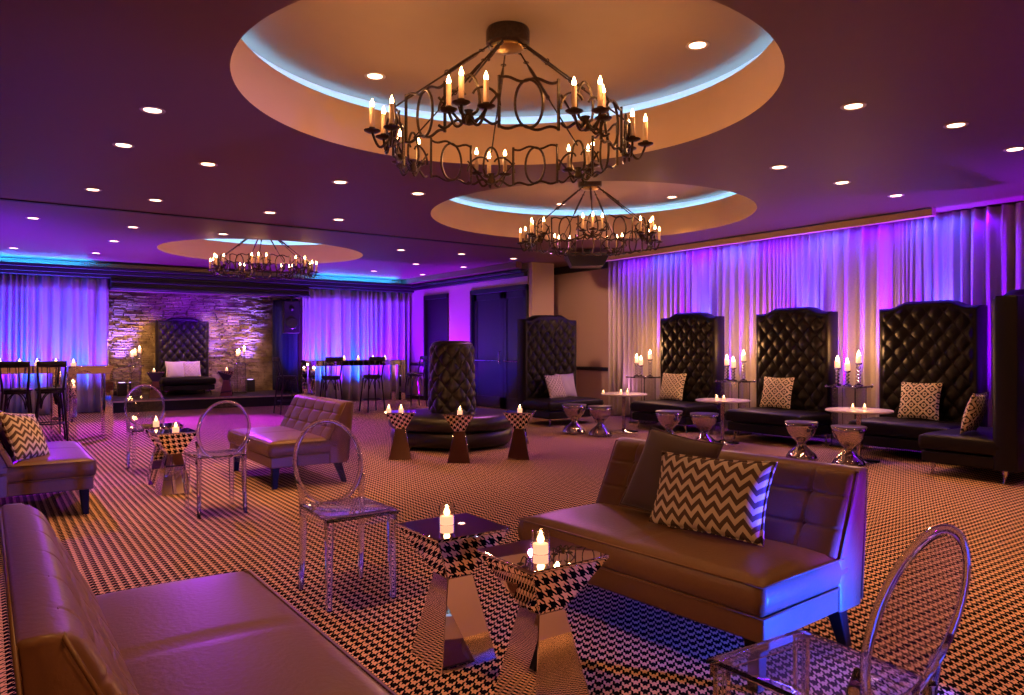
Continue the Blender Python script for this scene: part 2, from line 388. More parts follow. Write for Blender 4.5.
# ------------------------------------------------------------------ curtains
def curtain(name, p0, p1, z0, z1, mat, label, group, wl=.11, amp=.045, seed=0, z1b=None):
    rn = random.Random(seed); a = Vector(p0); b = Vector(p1); t = (b-a).normalized(); a = a+t*.001; b = b-t*.001; Ln = (b-a).length; nrm = Vector((-t.y, t.x))
    n = int(Ln/.0125); prof = []; ph = rn.uniform(0, 6); ph2 = rn.uniform(0, 6)
    for i in range(n+1):
        loc_w = wl*(1+.45*math.sin(i*.021+ph2)+.3*math.sin(i*.057+seed)); ph += .0125*2*PI/loc_w; prof.append((math.sin(ph)+.35*math.sin(2.3*ph+ph2)+.3*math.sin(i*.033+seed*2))*amp*(1+.3*math.sin(i*.04+seed)))
    prof = [p_*min(1, i/5, (n-i)/5) for i, p_ in enumerate(prof)]
    prof = [(prof[max(0, i-1)]+prof[i]*2+prof[min(n, i+1)])/4 for i in range(n+1)]
    def fn(u, v):
        i = int(round(u*n)); z = z0+(z1-z0)*v; k = .62+.38*(1-v) if v > .9 else 1
        sway = (.035*math.sin(u*17+seed)+.012*math.sin(3*v*PI+u*40))*(1-v)*min(1, u*8, (1-u)*8)
        p = a + t*(u*Ln+sway) + nrm*prof[i]*k
        return (p.x, p.y, z)
    o = MB().grid(n, 10, fn).build(name, mat, smooth=True)
    tag(o, label, 'curtain', group)
    o.modifiers.new('thickness', 'SOLIDIFY').thickness = .002
    return o
names = ['beside the beige wall and its black rail', 'behind the tall seat nearest the pier', 'between the first and second tufted seats', 'behind the middle tufted seat',
         'between the middle and last wall seats', 'behind the largest facing tufted seat', 'above the seat seen from its side', 'at the right edge beyond the seats']
ys = [10.55, 9.4, 8.3, 7.2, 6.1, 5.0, 4.36, 3.2, 1.0]
for i in range(8):
    curtain('curtain', (9.80, ys[i]), (9.80, ys[i+1]), .02, 2.985, 'sheer', 'sheer pleated curtain panel ' + names[i], 'sheer curtain panels along the right wall', seed=i, wl=.155, amp=.062)
curtain('curtain', (XL, 16.76), (.75, 16.76), .02, 2.68, 'beaded', 'shimmering blue-lit beaded curtain running behind the left high tables', 'beaded curtains on the back wall', seed=21, wl=.19, amp=.085)
curtain('curtain', (.75, 16.76), (2.03, 16.76), .02, 2.68, 'beaded', 'shimmering blue and violet beaded curtain ending at the stage left side', 'beaded curtains on the back wall', seed=22, wl=.19, amp=.085)
curtain('curtain', (6.0, 16.76), (7.5, 16.76), .02, 2.68, 'beaded', 'shimmering beaded curtain beside the navy drape right of the stage', 'beaded curtains on the back wall', seed=23, wl=.17, amp=.085)
curtain('curtain', (7.5, 16.76), (8.78, 16.76), .02, 2.68, 'beaded', 'shimmering violet beaded curtain reaching the corner by the doors', 'beaded curtains on the back wall', seed=24, wl=.17, amp=.085)
curtain('drape', (5.80, 18.25), (5.96, 16.95), .26, 2.46, 'drape_dark', 'dark navy drape hanging at the right end of the stage', None, seed=25, wl=.2, amp=.05)

# ------------------------------------------------------------------ soft furniture
def smooth01(t): t = max(0, min(1, t)); return t*t*(3-2*t)
def cushion_block(x0, x1, y0, y1, z0, z1, puff, seam=None, nx=36, ny=20, r=.03):
    """box with a crowned top; optional valley along x = seam"""
    m = MB(); 
    def top(u, v):
        x = x0+(x1-x0)*u; y = y0+(y1-y0)*v
        ex = min(u, 1-u)*(x1-x0); ey = min(v, 1-v)*(y1-y0)
        k = (1-math.exp(-ex/.07))*(1-math.exp(-ey/.07))
        z = z1 - r*.5 + puff*k + r*.5*min(1, min(ex, ey)/r)
        if seam is not None: z -= .010*math.exp(-((x-seam)/.012)**2)*k
        return (x, y, z)
    m.grid(nx, ny, top)
    n1 = nx+1
    def idx(i, j): return j*n1+i
    ring = [idx(i, 0) for i in range(nx+1)] + [idx(nx, j) for j in range(1, ny+1)] + [idx(i, ny) for i in range(nx-1, -1, -1)] + [idx(0, j) for j in range(ny-1, 0, -1)]
    prev = ring
    cx, cy = (x0+x1)/2, (y0+y1)/2
    for zz, g in ((z1-r*.5-.01, .004), ((z0+z1)/2, .012), (z0+.015, .004), (z0, -.006)):
        base = len(m.v); 
        for q in ring:
            vx, vy, _ = m.v[q]
            sx = (g if vx > x1-1e-6 else -g if vx < x0+1e-6 else 0); sy = (g if vy > y1-1e-6 else -g if vy < y0+1e-6 else 0)
            m.v.append((vx+sx, vy+sy, zz))
        nr = len(ring)
        for q in range(nr): m.f.append((prev[q], prev[(q+1) % nr], base+(q+1) % nr, base+q))
        prev = [base+q for q in range(nr)]
    m.f.append(tuple(prev))
    return m
def slab_with_front(x0, x1, z0, zt, front, thick, nx, nz, ybase=0, back=None):
    """upright slab: displaced front surface (towards -y), flat back; zt(x) = top line"""
    m = MB()
    def ff(u, v):
        x = x0+(x1-x0)*u; z = z0+(zt(x)-z0)*v
        return (x, ybase-front(x, z), z)
    m.grid(nx, nz, ff); n1 = nx+1; cnt = len(m.v)
    ring = [i for i in range(nx+1)] + [j*n1+nx for j in range(1, nz+1)] + [nz*n1+i for i in range(nx-1, -1, -1)] + [j*n1 for j in range(nz-1, 0, -1)]
    prev = ring; nr = len(ring)
    for dy, g in ((.012, .010), (thick-.012, .010), (thick, 0)):
        base = len(m.v)
        for q in ring:
            vx, vy, vz = m.v[q]
            sx = (g if vx > x1-1e-6 else -g if vx < x0+1e-6 else 0); sz = g if abs(vz-zt(vx)) < 1e-6 else 0
            m.v.append((vx+sx, ybase+dy, vz+sz))
        for q in range(nr): m.f.append((prev[q], prev[(q+1) % nr], base+(q+1) % nr, base+q))
        prev = [base+q for q in range(nr)]
    m.f.append(tuple(prev))
    return m

BUTTON = {}
def button_mesh(mat, r=.013):
    key = (mat, r)
    if key not in BUTTON:
        o = MB().lathe([(0.0001, .010), (r*.6, .008), (r, .002), (r*.9, -.006), (0.0001, -.008)][::-1], 10, mtx=Matrix.Rotation(PI/2, 4, 'X')).build('button', mat, smooth=True)
        BUTTON[key] = o.data; bpy.data.objects.remove(o)
    return BUTTON[key]
def add_button(parent, mat, loc, rot=None, r=.013):
    o = bpy.data.objects.new('button', button_mesh(mat, r)); C.objects.link(o); o.parent = parent; o.location = loc
    if rot: o.rotation_euler = rot
    return o

def make_settee():
    W2 = .695
    root = empty('settee'); tag(root, '', 'sofa', 'taupe leather armless sofas')
    # front is -y; seat front at y=-.40, back rear at y=+.38
    sk = MB().box(-W2, W2, -.385, .28, .20, .298).build('skirt', 'leather', root, bevel=.008)
    MB().tube([(-W2-.002, .26, .298), (-W2-.002, -.388, .298), (W2+.002, -.388, .298), (W2+.002, .26, .298)], .005, 6).build('piping', 'leather', sk, smooth=True)
    se = cushion_block(-W2, W2, -.395, .22, .302, .43, .024, seam=0).build('seat', 'leather', root, smooth=True)
    MB().tube([(-W2-.006, .20, .418), (-W2-.006, -.400, .418), (W2+.006, -.400, .418), (W2+.006, .20, .418)], .005, 6).build('piping', 'leather', se, smooth=True)
    cols_ = [-.52, -.26, 0, .26, .52]; rows_ = [.535, .665]
    def fr(x, z):
        ex = min(x+W2, W2-x); ez = min(z-.30, .775-z)
        k = (1-math.exp(-ex/.012))*(1-math.exp(-max(ez, 0)/.012))
        g = 0
        for c in cols_: g = max(g, math.exp(-((x-c)/.007)**2)*(.8 if z > .42 else 0))
        for r_ in rows_: g = max(g, math.exp(-((z-r_)/.006)**2)*.8)
        b_ = 0
        for c in cols_:
            for r_ in rows_: b_ = max(b_, math.exp(-math.hypot(x-c, z-r_)/.026))
        return .034*k*(1-.30*g-.75*b_)
    bk = slab_with_front(-W2, W2, .20, lambda x: .768, fr, .13, 260, 100, ybase=0)
    fY = lambda z: .135+max(0, z-.43)*.50
    rY = lambda z: .330+z*.10
    bk.v = [(x, (fY(z)+y+.03 if y <= .0121 else rY(z)+(y-.13)), z) for x, y, z in bk.v]
    bo = bk.build('backrest', 'leather', root, smooth=True)
    for pth in ([(-1, fY(.42)+.03, .42), (-1, fY(.762)+.028, .766), (1, fY(.762)+.028, .766), (1, fY(.42)+.03, .42)], [(-1, rY(.22), .22), (-1, rY(.762), .766), (1, rY(.762), .766), (1, rY(.22), .22)]):
        MB().tube([(q[0]*(W2+.009), q[1], q[2]) for q in pth], .005, 6).build('piping', 'leather', bo, smooth=True)
    for c in cols_:
        for r_ in rows_: add_button(bo, 'leather', (c, fY(r_)+.03-fr(c, r_)-.002, r_), r=.012)
    for sx in (-1, 1):
        MB().frustum(0, .022, .022, .205, .034, .034, cx0=sx*(W2-.06), cy0=-.335, cx1=sx*(W2-.07), cy1=-.325).build('leg', 'dark_wood', root, bevel=.004)
        MB().frustum(0, .022, .022, .205, .034, .034, cx0=sx*(W2-.06), cy0=.34, cx1=sx*(W2-.07), cy1=.27).build('leg', 'dark_wood', root, bevel=.004)
    return root

def camel(W2, zs, cr):
    def f(x):
        t = abs(x)/W2
        return zs + cr*(smooth01((.80-t)/.42))
    return f
def make_throne(W=1.17, zs=1.78, cr=.075, sd=.70, mat='dark_leather', grp='tall tufted seats', two_tier=True):
    W2 = W/2
    root = empty('high_back_seat'); tag(root, '', 'banquette', grp)
    # back front plane y=0; seat runs to y=-sd
    bs = MB().box(-W2+.01, W2-.01, -sd+.01, .0, .125, .25).build('seat_base', mat, root, bevel=.02, segs=3)
    se = cushion_block(-W2, W2, -sd, .03, .265, .415, .022, nx=30, ny=20).build('seat', mat, root, smooth=True)
    a, b = .100, .122
    zb = .50; zt = camel(W2, zs, cr)
    def fr(x, z):
        ex = min(x+W2, W2-x); et = zt(x)-z
        edge = smooth01((ex-.045)/.05)*smooth01((et-.05)/.05)*smooth01((z-.44)/.06)
        u = x/(2*a)+ (z-zb)/(2*b); v = x/(2*a)-(z-zb)/(2*b)
        p = (abs(math.sin(PI*u))*abs(math.sin(PI*v)))**.38
        border = .028*smooth01(ex/.02)*smooth01(et/.02)
        return border + edge*(.052*p-.024)
    bo = slab_with_front(-W2, W2, .13, zt, fr, .19, 100, 130).build('backrest', mat, root, smooth=True)
    # buttons where creases cross: u,v both integers
    for i in range(-12, 13):
        for j in range(-12, 13):
            x = a*(i+j); z = zb+b*(i-j)
            if abs(x) < W2-.10 and .5 < z < zt(x)-.10: add_button(bo, mat, (x, -fr(x, z)-.004, z), r=.014)
    for sx in (-1, 1):
        for y in (-sd+.10, .06):
            m = MB().tube([(sx*(W2-.10), y, .13), (sx*(W2-.085), y-.005, .06), (sx*(W2-.075), y-.01, .0)], [.030, .014, .012], 8)
            m.box(sx*(W2-.10)-.05, sx*(W2-.10)+.05, y-.03, y+.03, .118, .130)
            m.build('leg', 'chrome', root, smooth=False, auto=40)
    return root

def pillow(name, w, h, d, mat, loc, rot, label, group=None, cat='cushion'):
    n = 22
    m = MB()
    for s in (1, -1):
        def fn(u, v, s=s):
            a = 2*u-1; b = 2*v-1
            pin = 1-.07*(1-abs(b)**2)*abs(a)**3
            pinz = 1-.07*(1-abs(a)**2)*abs(b)**3
            th = d*((1-abs(a)**2.6)*(1-abs(b)**2.6))**.55
            return (a*w/2*pin, -s*th/2 + .006*math.sin(a*7+b*3)*(1-abs(a))*(1-abs(b)), b*h/2*pinz)
        m.grid(n, n, fn)
    ring = []
    for i in range(4*n):
        k, q = divmod(i, n); t = 2*q/n-1
        a, b = ((t, -1), (1, t), (-t, 1), (-1, -t))[k]
        ring.append((a*w/2*(1-.07*(1-abs(b)**2)*abs(a)**3), 0, b*h/2*(1-.07*(1-abs(a)**2)*abs(b)**3)))
    o = m.build(name, mat, smooth=True)
    MB().tube(ring, .005, 6, closed=True).build('piping', mat, o, smooth=True)
    o.location = loc; o.rotation_euler = rot
    tag(o, label, cat, group)
    return o

# ================================================================== SOFAS
settee = make_settee()
# (front faces local -y). facing -X -> rz=-90 ; facing +X -> rz=+90
place(settee, False, (2.68, 2.40, 0), math.radians(-90+3.5), 'taupe leather armless sofa carrying a long zigzag cushion, its near end lit blue')
place(settee, True, (2.50, 7.42, 0), math.radians(-90), 'empty taupe leather sofa with tufted back, standing behind the clear chairs')
place(settee, True, (.31, 7.28, 0), math.radians(90), 'brown leather sofa at the left edge holding a square zigzag cushion')
place(settee, True, (.45, 2.28, 0), math.radians(90), 'cropped leather sofa nearest the camera, purple light along its back')

def leanrot(face, lean, roll=0):
    """cushion whose printed side faces heading `face` (degrees, 0 = -Y), leaning back by `lean`"""
    return (Matrix.Rotation(math.radians(face), 4, 'Z') @ Matrix.Rotation(math.radians(-lean), 4, 'X') @ Matrix.Rotation(math.radians(roll), 4, 'Y')).to_euler()
pillow('cushion', .47, .44, .13, 'plain_cushion', (2.82, 2.58, .655), leanrot(-86, 26, 6), 'plain brown cushion leaning behind the long zigzag cushion', 'sofa cushions')
pillow('cushion', .62, .36, .13, 'chevron', (2.72, 2.25, .62), leanrot(-86, 20, -2), 'long zigzag lumbar cushion on the blue-lit sofa', 'sofa cushions')
pillow('cushion', .40, .40, .12, 'chevron', (.26, 6.86, .615), leanrot(56, 26, 8), 'square zigzag cushion leaning on the left-edge sofa', 'sofa cushions')
pillow('cushion', .44, .44, .12, 'plain_cushion', (.12, 7.06, .64), leanrot(80, 26, 0), 'plain dark cushion behind the square zigzag cushion', 'sofa cushions')

# ================================================================== TALL TUFTED SEATS
throne = make_throne()
TX = 9.30
tl = ['tall black tufted seat against the curtain, smallest of the three along it', 'tall black tufted seat against the curtain, middle one of three', 'tall black tufted seat against the curtain, beside the corner seat']
TY = [8.13, 6.23, 4.38]
for i in range(3): place(throne, i > 0, (TX, TY[i], 0), math.radians(-90), tl[i])
place(throne, True, (8.08, 10.16, 0), 0, 'tall black tufted seat before the beige wall, facing into the room')
place(throne, True, (8.43, 3.07, 0), math.radians(180), 'tall black seat at the right edge seen from its side')
place(throne, True, (3.68, 18.02, .24), 0, 'tufted settee with tall back in the middle of the stage', .93)
lat = 'lattice cushions'
for i, (dy) in enumerate((.16, .11, .0)):
    pillow('cushion', .45, .45, .13, 'lattice', (TX-.18, TY[i]+dy, .665), leanrot(-82, 18), ['lattice cushion on the smallest curtain-side seat', 'lattice cushion on the middle curtain-side seat', 'lattice cushion in front of a pale one on the seat by the corner'][i], lat)
pillow('cushion', .42, .42, .10, 'silver_cushion', (TX-.075, TY[2]+.05, .665), leanrot(-88, 14), 'pale cushion tucked behind the lattice cushion by the corner seat', 'pale cushions')
pillow('cushion', .42, .42, .12, 'lattice', (7.98, 9.90, .63), leanrot(8, 20), 'lattice cushion on the tall seat before the beige wall', lat)
pillow('cushion', .42, .42, .10, 'silver_cushion', (8.32, 10.03, .635), leanrot(0, 16), 'pale lilac cushion behind the lattice one before the beige wall', 'pale cushions')
pillow('cushion', .42, .42, .12, 'lattice', (8.12, 3.36, .645), leanrot(184, 16), 'lattice cushion seen edge-on on the right-edge seat', lat)
pillow('cushion', .40, .40, .12, 'silver_cushion', (3.47, 17.78, .80), leanrot(0, 20), 'pale lilac cushion on the stage settee', 'pale cushions')
pillow('cushion', .40, .40, .12, 'lattice', (3.80, 17.78, .80), leanrot(0, 20), 'lattice cushion on the stage settee', lat)

# ================================================================== ROUND OTTOMAN
OX, OY = 5.12, 8.57
ro = empty('round_ottoman', (OX, OY, 0)); tag(ro, 'big round black leather ottoman with a tufted column back in the middle of the room', 'ottoman')
MB().lathe([(.0001, .03), (.74, .03), (.79, .06), (.815, .14), (.80, .215), (.775, .235), (.0001, .235)], 72).build('base', 'borne_leather', ro, smooth=True)
MB().lathe([(.0001, .237), (.79, .237), (.83, .27), (.845, .34), (.825, .40), (.77, .432), (.5, .440), (.29, .438), (.0001, .438)], 72).build('seat', 'borne_leather', ro, smooth=True)
def col_fn(u, v):
    nc = 9; z = .435+.955*v; t = v
    r = .308-.030*t
    if v > .94: r *= math.sqrt(max(0, 1-((v-.94)/.06)**2*.55))
    uu = u*nc + v*4.0; vv = u*nc - v*4.0
    p = (abs(math.sin(PI*uu))*abs(math.sin(PI*vv)))**.38
    r += (.045*p-.022)*smooth01(v/.05)*smooth01((.95-v)/.06)
    return (r*math.cos(2*PI*u), r*math.sin(2*PI*u), z)
cm = MB().grid(216, 110, col_fn); top = [i for i in range(110*217, 110*217+216)]
cm.f.append(tuple(top)); co = cm.build('column_back', 'borne_leather', ro, smooth=True)
for i in range(0, 40):
    for j in range(-6, 8):
        pass
for k in range(1, 8):
    v = k/8.0
    for q in range(9):
        u = (q + (.5 if k % 2 else 0))/9
        r = .308-.030*v-.018; an = 2*PI*u
        add_button(co, 'borne_leather', (r*math.cos(an), r*math.sin(an), .435+.955*v), (0, 0, an+PI/2), r=.014)
MB().lathe([(.0001, 1.375), (.20, 1.385), (.245, 1.375), (.255, 1.365)], 40).build('top_cap', 'borne_leather', ro, smooth=True)

# ================================================================== MIRRORED SIDE TABLES
def make_bowtie():
    r = empty('mirrored_side_table'); tag(r, '', 'side table', 'mirrored hourglass side tables')
    MB().frustum(0, .133, .133, .35, .060, .060).build('base', 'mirror', r, bevel=.003, segs=1)
    MB().frustum(.3501, .060, .060, .538, .171, .171).build('flared_top', 'mirror', r, bevel=.002, segs=1)
    MB().box(-.173, .173, -.173, .173, .538, .550).build('tabletop', 'mirror', r, bevel=.002, segs=1)
    return r
bt = make_bowtie()
R_ = math.radians
bts = [((1.61, 2.685, 0), 0, 'mirrored hourglass side table beside the long sofa, farther of the near pair'),
       ((1.665, 2.145, 0), 0, 'mirrored hourglass side table nearest the camera'),
       ((1.385, 7.20, 0), R_(2), 'mirrored side table between the two left sofas, its front one'),
       ((1.40, 7.80, 0), R_(-4), 'mirrored side table between the two left sofas, its rear one'),
       ((3.98, 7.83, 0), R_(-30), 'mirrored side table at the left of the round ottoman'),
       ((4.42, 7.22, 0), R_(-38), 'mirrored side table before the middle of the round ottoman'),
       ((5.12, 7.02, 0), R_(-44), 'mirrored side table at the right of the round ottoman'),
       ((2.93, 17.0, .24), R_(-10), 'mirrored side table on the stage, left of the settee'),
       ((4.33, 16.85, .24), R_(-20), 'mirrored side table on the stage, right of the settee')]
for i, (l, rz, lb) in enumerate(bts): place(bt, i > 0, l, rz, lb)

# ================================================================== ACRYLIC CHAIRS (front is local -y)
def make_ghost():
    r = empty('acrylic_chair'); tag(r, '', 'chair', 'clear acrylic oval-back chairs')
    w, d, zs = .175, .19, .46
    def seat(u, v):
        a = 2*u-1; b = 2*v-1; wd = .195-.015*v
        return (a*wd, -.215+.41*v, zs-.010*(1-a*a)*(1-b*b)-(.010 if v == 0 else 0))
    s = MB().grid(16, 14, seat); n = len(s.v)
    s.v += [(x, y, z-.012) for x, y, z in s.v[:n]]; s.f += [tuple(i+n for i in reversed(f)) for f in s.f]
    ringi = [i for i in range(17)] + [j*17+16 for j in range(1, 15)] + [14*17+i for i in range(15, -1, -1)] + [j*17 for j in range(13, 0, -1)]
    for q in range(len(ringi)):
        a_, b_ = ringi[q], ringi[(q+1) % len(ringi)]; s.f.append((b_, a_, a_+n, b_+n))
    s.build('seat', 'acrylic', r, smooth=False, auto=40)
    m = MB().box(-.188, .188, -.208, -.196, .405, .444).box(-.178, .178, .180, .190, .405, .444).box(-.190, -.180, -.195, .178, .405, .444).box(.180, .190, -.195, .178, .405, .444)
    m.build('apron', 'acrylic', r)
    for sx in (-1, 1):
        MB().frustum(0, .013, .013, .444, .019, .019, cx0=sx*w*1.0, cy0=-d, cx1=sx*.168, cy1=-.180).build('leg', 'acrylic', r, bevel=.004)
        # rear leg rises and bends into the oval hoop
        pts = [(sx*.172, .215, 0), (sx*.168, .195, .22), (sx*.166, .192, .44), (sx*.172, .205, .52), (sx*.197, .229, .585)]
        MB().tube(pts, [.014, .018, .020, .016, .007], 8).build('leg', 'acrylic', r, smooth=True)
    hoop = []; cz, rx, rz_ = .665, .190, .222
    def hp(a):
        x = rx*math.sin(a); z = cz - rz_*math.cos(a); y = .205+(z-.46)*.24
        return (x, y, z)
    for i in range(48): hoop.append(hp(2*PI*i/48))
    MB().tube(hoop, .0115, 8, closed=True).build('back_hoop', 'acrylic', r, smooth=True)
    m = MB(); k = 40; v = []
    for yy in (-.004, .004):
        for i in range(k):
            x, y, z = hp(2*PI*i/k); v.append((x*.93, y+yy, cz+(z-cz)*.93))
    m.add(v, [tuple(range(k)), tuple(range(2*k-1, k-1, -1))] + [(i, (i+1) % k, (i+1) % k+k, i+k) for i in range(k)])
    m.build('back_panel', 'acrylic', r)
    return r
gh = make_ghost()
place(gh, False, (1.56, 3.69, 0), 0, 'clear acrylic oval-back chair standing alone in front of the empty sofa')
place(gh, True, (1.50, 6.17, 0), R_(180), 'clear acrylic chair seen from behind, between the left mirrored tables and the empty sofa')
place(gh, True, (1.42, 8.60, 0), 0, 'farthest clear acrylic chair, behind the left mirrored tables')
place(gh, True, (1.785, 1.11, 0), R_(177), 'large clear acrylic chair cropped at the bottom right corner')

# ================================================================== CHROME STOOLS, PEDESTAL TABLES
def make_stool():
    r = empty('hourglass_stool'); tag(r, '', 'stool', 'polished hourglass stools')
    MB().lathe([(.0001, .0), (.165, .0), (.178, .012), (.172, .04), (.14, .085), (.09, .13), (.052, .165), (.042, .185)], 40).build('base', 'chrome', r, smooth=True)
    MB().lathe([(.042, .185), (.055, .21), (.10, .25), (.145, .31), (.172, .38), (.180, .425)], 40).build('bowl', 'chrome', r, smooth=True)
    MB().lathe([(.180, .425), (.184, .434), (.176, .442), (.10, .447), (.0001, .448)], 40).build('seat', 'grey_satin', r, smooth=True)
    return r
stl = make_stool()
sts = [((7.27, 8.57, 0), 'chrome hourglass stool farthest left, before the beige wall seat'), ((7.37, 8.10, 0), 'chrome hourglass stool left of the far round table'),
       ((7.56, 6.93, 0), 'chrome hourglass stool left one before the middle round table'), ((7.67, 6.42, 0), 'chrome hourglass stool right one before the middle round table'),
       ((7.72, 5.04, 0), 'chrome hourglass stool left one before the near round table'), ((7.70, 4.45, 0), 'chrome hourglass stool nearest the near round table')]
for i, (l, lb) in enumerate(sts): place(stl, i > 0, l, 0, lb)
def make_pedestal():
    r = empty('pedestal_table'); tag(r, '', 'table', 'white round pedestal tables')
    MB().lathe([(.0001, 0), (.22, 0), (.225, .006), (.21, .012), (.05, .022), (.03, .04)], 40).build('base', 'chrome', r, smooth=True)
    MB().lathe([(.03, .04), (.026, .06), (.026, .55), (.05, .562)], 24).build('stem', 'chrome', r, smooth=True)
    MB().lathe([(.0001, .56), (.34, .562), (.358, .57), (.36, .58), (.355, .588), (.0001, .590)], 56).build('tabletop', 'marble', r, auto=35)
    return r
pt = make_pedestal()
pts_ = [((8.06, 8.32, 0), 'white round pedestal table between the two far tall seats'), ((8.20, 6.55, 0), 'white round pedestal table before the middle curtain seat'), ((8.17, 4.60, 0), 'white round pedestal table nearest the camera')]
for i, (l, lb) in enumerate(pts_): place(pt, i > 0, l, 0, lb)

# ================================================================== CANDLES
FP = [(.0001, 0), (.0055, .004), (.0075, .012), (.006, .022), (.003, .032), (.0001, .042)]
def make_votive():
    r = empty('votive_candle'); tag(r, '', 'candle', '')
    MB().lathe([(.033, .001), (.033, .080), (.0305, .080), (.0305, .001)], 24).build('glass_holder', 'glass', r, smooth=False, auto=40)
    c = MB().lathe([(.0001, .001), (.0285, .001), (.0285, .034), (.022, .036), (.0001, .034)], 20).build('candle', 'wax_lit', r, smooth=True)
    MB().lathe([(a*1.9, .036+b*1.1) for a, b in FP], 12).build('flame', 'flame', c, smooth=True)
    return r
vt = make_votive(); vused = False
def votive(x, y, z, label, group, e=1.4, s=1.0):
    global vused
    o = place(vt, vused, (x, y, z), 0, label); vused = True; o['group'] = group; o.scale = (s, s, s)
    point((x, y, z+.115*s), WARM, e*2.0, .02)
G1 = 'votive candles on mirrored tables'; G2 = 'votive candles on white tables'; G3 = 'votive candles on the high tables'
votive(1.60, 2.72, .55, 'glass votive candle on the farther near mirrored table', G1, 2.2)
votive(1.655, 2.14, .55, 'glass votive candle on the mirrored table nearest the camera', G1, 2.2)
votive(1.40, 7.16, .55, 'glass votive candle on the front mirrored table between left sofas', G1)
votive(1.36, 7.86, .55, 'glass votive candle on the rear mirrored table between left sofas', G1)
votive(3.98, 7.82, .55, 'glass votive candle centred on the table left of the ottoman', G1)
votive(3.86, 7.90, .55, 'second votive candle at the edge of the table left of the ottoman', G1, 1)
votive(4.42, 7.22, .55, 'glass votive candle on the table before the ottoman middle', G1, 1.8)
votive(5.12, 7.02, .55, 'glass votive candle on the table right of the ottoman', G1, 1.8)
votive(2.90, 17.0, .79, 'votive candle on the stage table left of the settee', G1, .8)
votive(4.33, 16.85, .79, 'votive candle on the stage table right of the settee', G1, .8)
votive(7.98, 8.30, .59, 'votive candle on the far white table, left of its bright pair', G2, 1.2, .8)
votive(8.08, 8.26, .59, 'votive candle on the far white table, right of its bright pair', G2, 1.2, .8)
votive(7.80, 8.50, .59, 'small votive candle at the left rim of the far white table', G2, .5, .7)
votive(8.14, 6.60, .59, 'votive candle on the middle white table, left of the pair', G2, 1.2, .8)
votive(8.20, 6.53, .59, 'votive candle on the middle white table, right of the pair', G2, 1.2, .8)
votive(8.11, 4.64, .59, 'votive candle on the near white table, left of the pair', G2, 1.2, .8)
votive(8.20, 4.55, .59, 'votive candle on the near white table, right of the pair', G2, 1.2, .8)

# crystal candelabra on clear pedestals
def make_candelabra():
    r = empty('crystal_candelabra'); tag(r, '', 'candelabra', 'crystal candelabra groups on clear pedestals')
    for k, (x, y, h) in enumerate(((-.17, .02, .20), (.02, -.07, .17), (.09, .08, .27))):
        prof = [(.0001, 0), (.05, 0), (.052, .01), (.02, .025)]
        z = .03
        while z < h-.03: prof += [(.014, z), (.034, z+.022), (.014, z+.044)]; z += .046
        prof += [(.02, h), (.042, h+.012), (.044, h+.03), (.0001, h+.03)]
        s_ = MB().lathe(prof, 12, x, y).build('candlestick', 'crystal', r)
        MB().lathe([(.0001, h+.031), (.034, h+.031), (.034, h+.12), (.028, h+.125), (.0001, h+.118)], 16, x, y).build('candle', 'wax_lit', s_, smooth=True)
        MB().lathe([(a*2.6, h+.115+b*1.9) for a, b in FP], 10, x, y).build('flame', 'flame', s_, smooth=True)  # flame enlarged to stand in for its bloom
    return r
def make_clear_stand():
    r = empty('clear_pedestal'); tag(r, '', 'pedestal', 'clear acrylic pedestals between the tall seats')
    MB().box(-.19, .19, -.15, .15, 0, .02).build('base', 'acrylic', r)
    for a, b, c, d in ((-.17, -.16, -.13, .13), (.16, .17, -.13, .13), (-.155, .155, -.135, -.125), (-.155, .155, .125, .135)):
        MB().box(a, b, c, d, .021, .779).build('side_panel', 'acrylic', r)
    MB().box(-.23, .23, -.19, .19, .78, .80).build('tray', 'acrylic', r, bevel=.004)
    m = MB()
    for sx in (-1, 1):
        for sy in (-1, 1): m.lathe([(.0001, .77), (.010, .775), (.014, .79), (.010, .806), (.0001, .812)], 10, sx*.215, sy*.175)
    m.build('tray_bosses', 'chrome', r, smooth=True)
    return r
cs = make_clear_stand(); ca = make_candelabra()
cl = [((9.22, 9.05), 'right of the beige wall seat'), ((9.22, 7.13), 'between the smallest and middle curtain seats'), ((9.22, 5.33), 'between the middle and near curtain seats')]
for i, ((x, y), lb) in enumerate(cl):
    place(cs, i > 0, (x, y, 0), R_(-90), 'clear acrylic pedestal ' + lb)
    place(ca, i > 0, (x, y, .80), R_(-90), 'three lit candles on crystal sticks ' + lb)
    point((x-.05, y, 1.33), WARM, 30, .05)
# stage candelabra on slim clear stands
for i, (x, y, lb) in enumerate(((2.62, 17.5, 'left of the stage settee'), (4.85, 17.7, 'right of the stage settee'))):
    o = copy_tree(cs); o.location = (x, y, .24); o['label'] = 'clear acrylic pedestal ' + lb; o.scale = (.75, .75, .85)
    o = copy_tree(ca); o.location = (x, y, .921); o['label'] = 'three lit candles on crystal sticks ' + lb; o.scale = (.9, .9, .9)
    point((x, y-.1, 1.4), WARM, 8, .05)

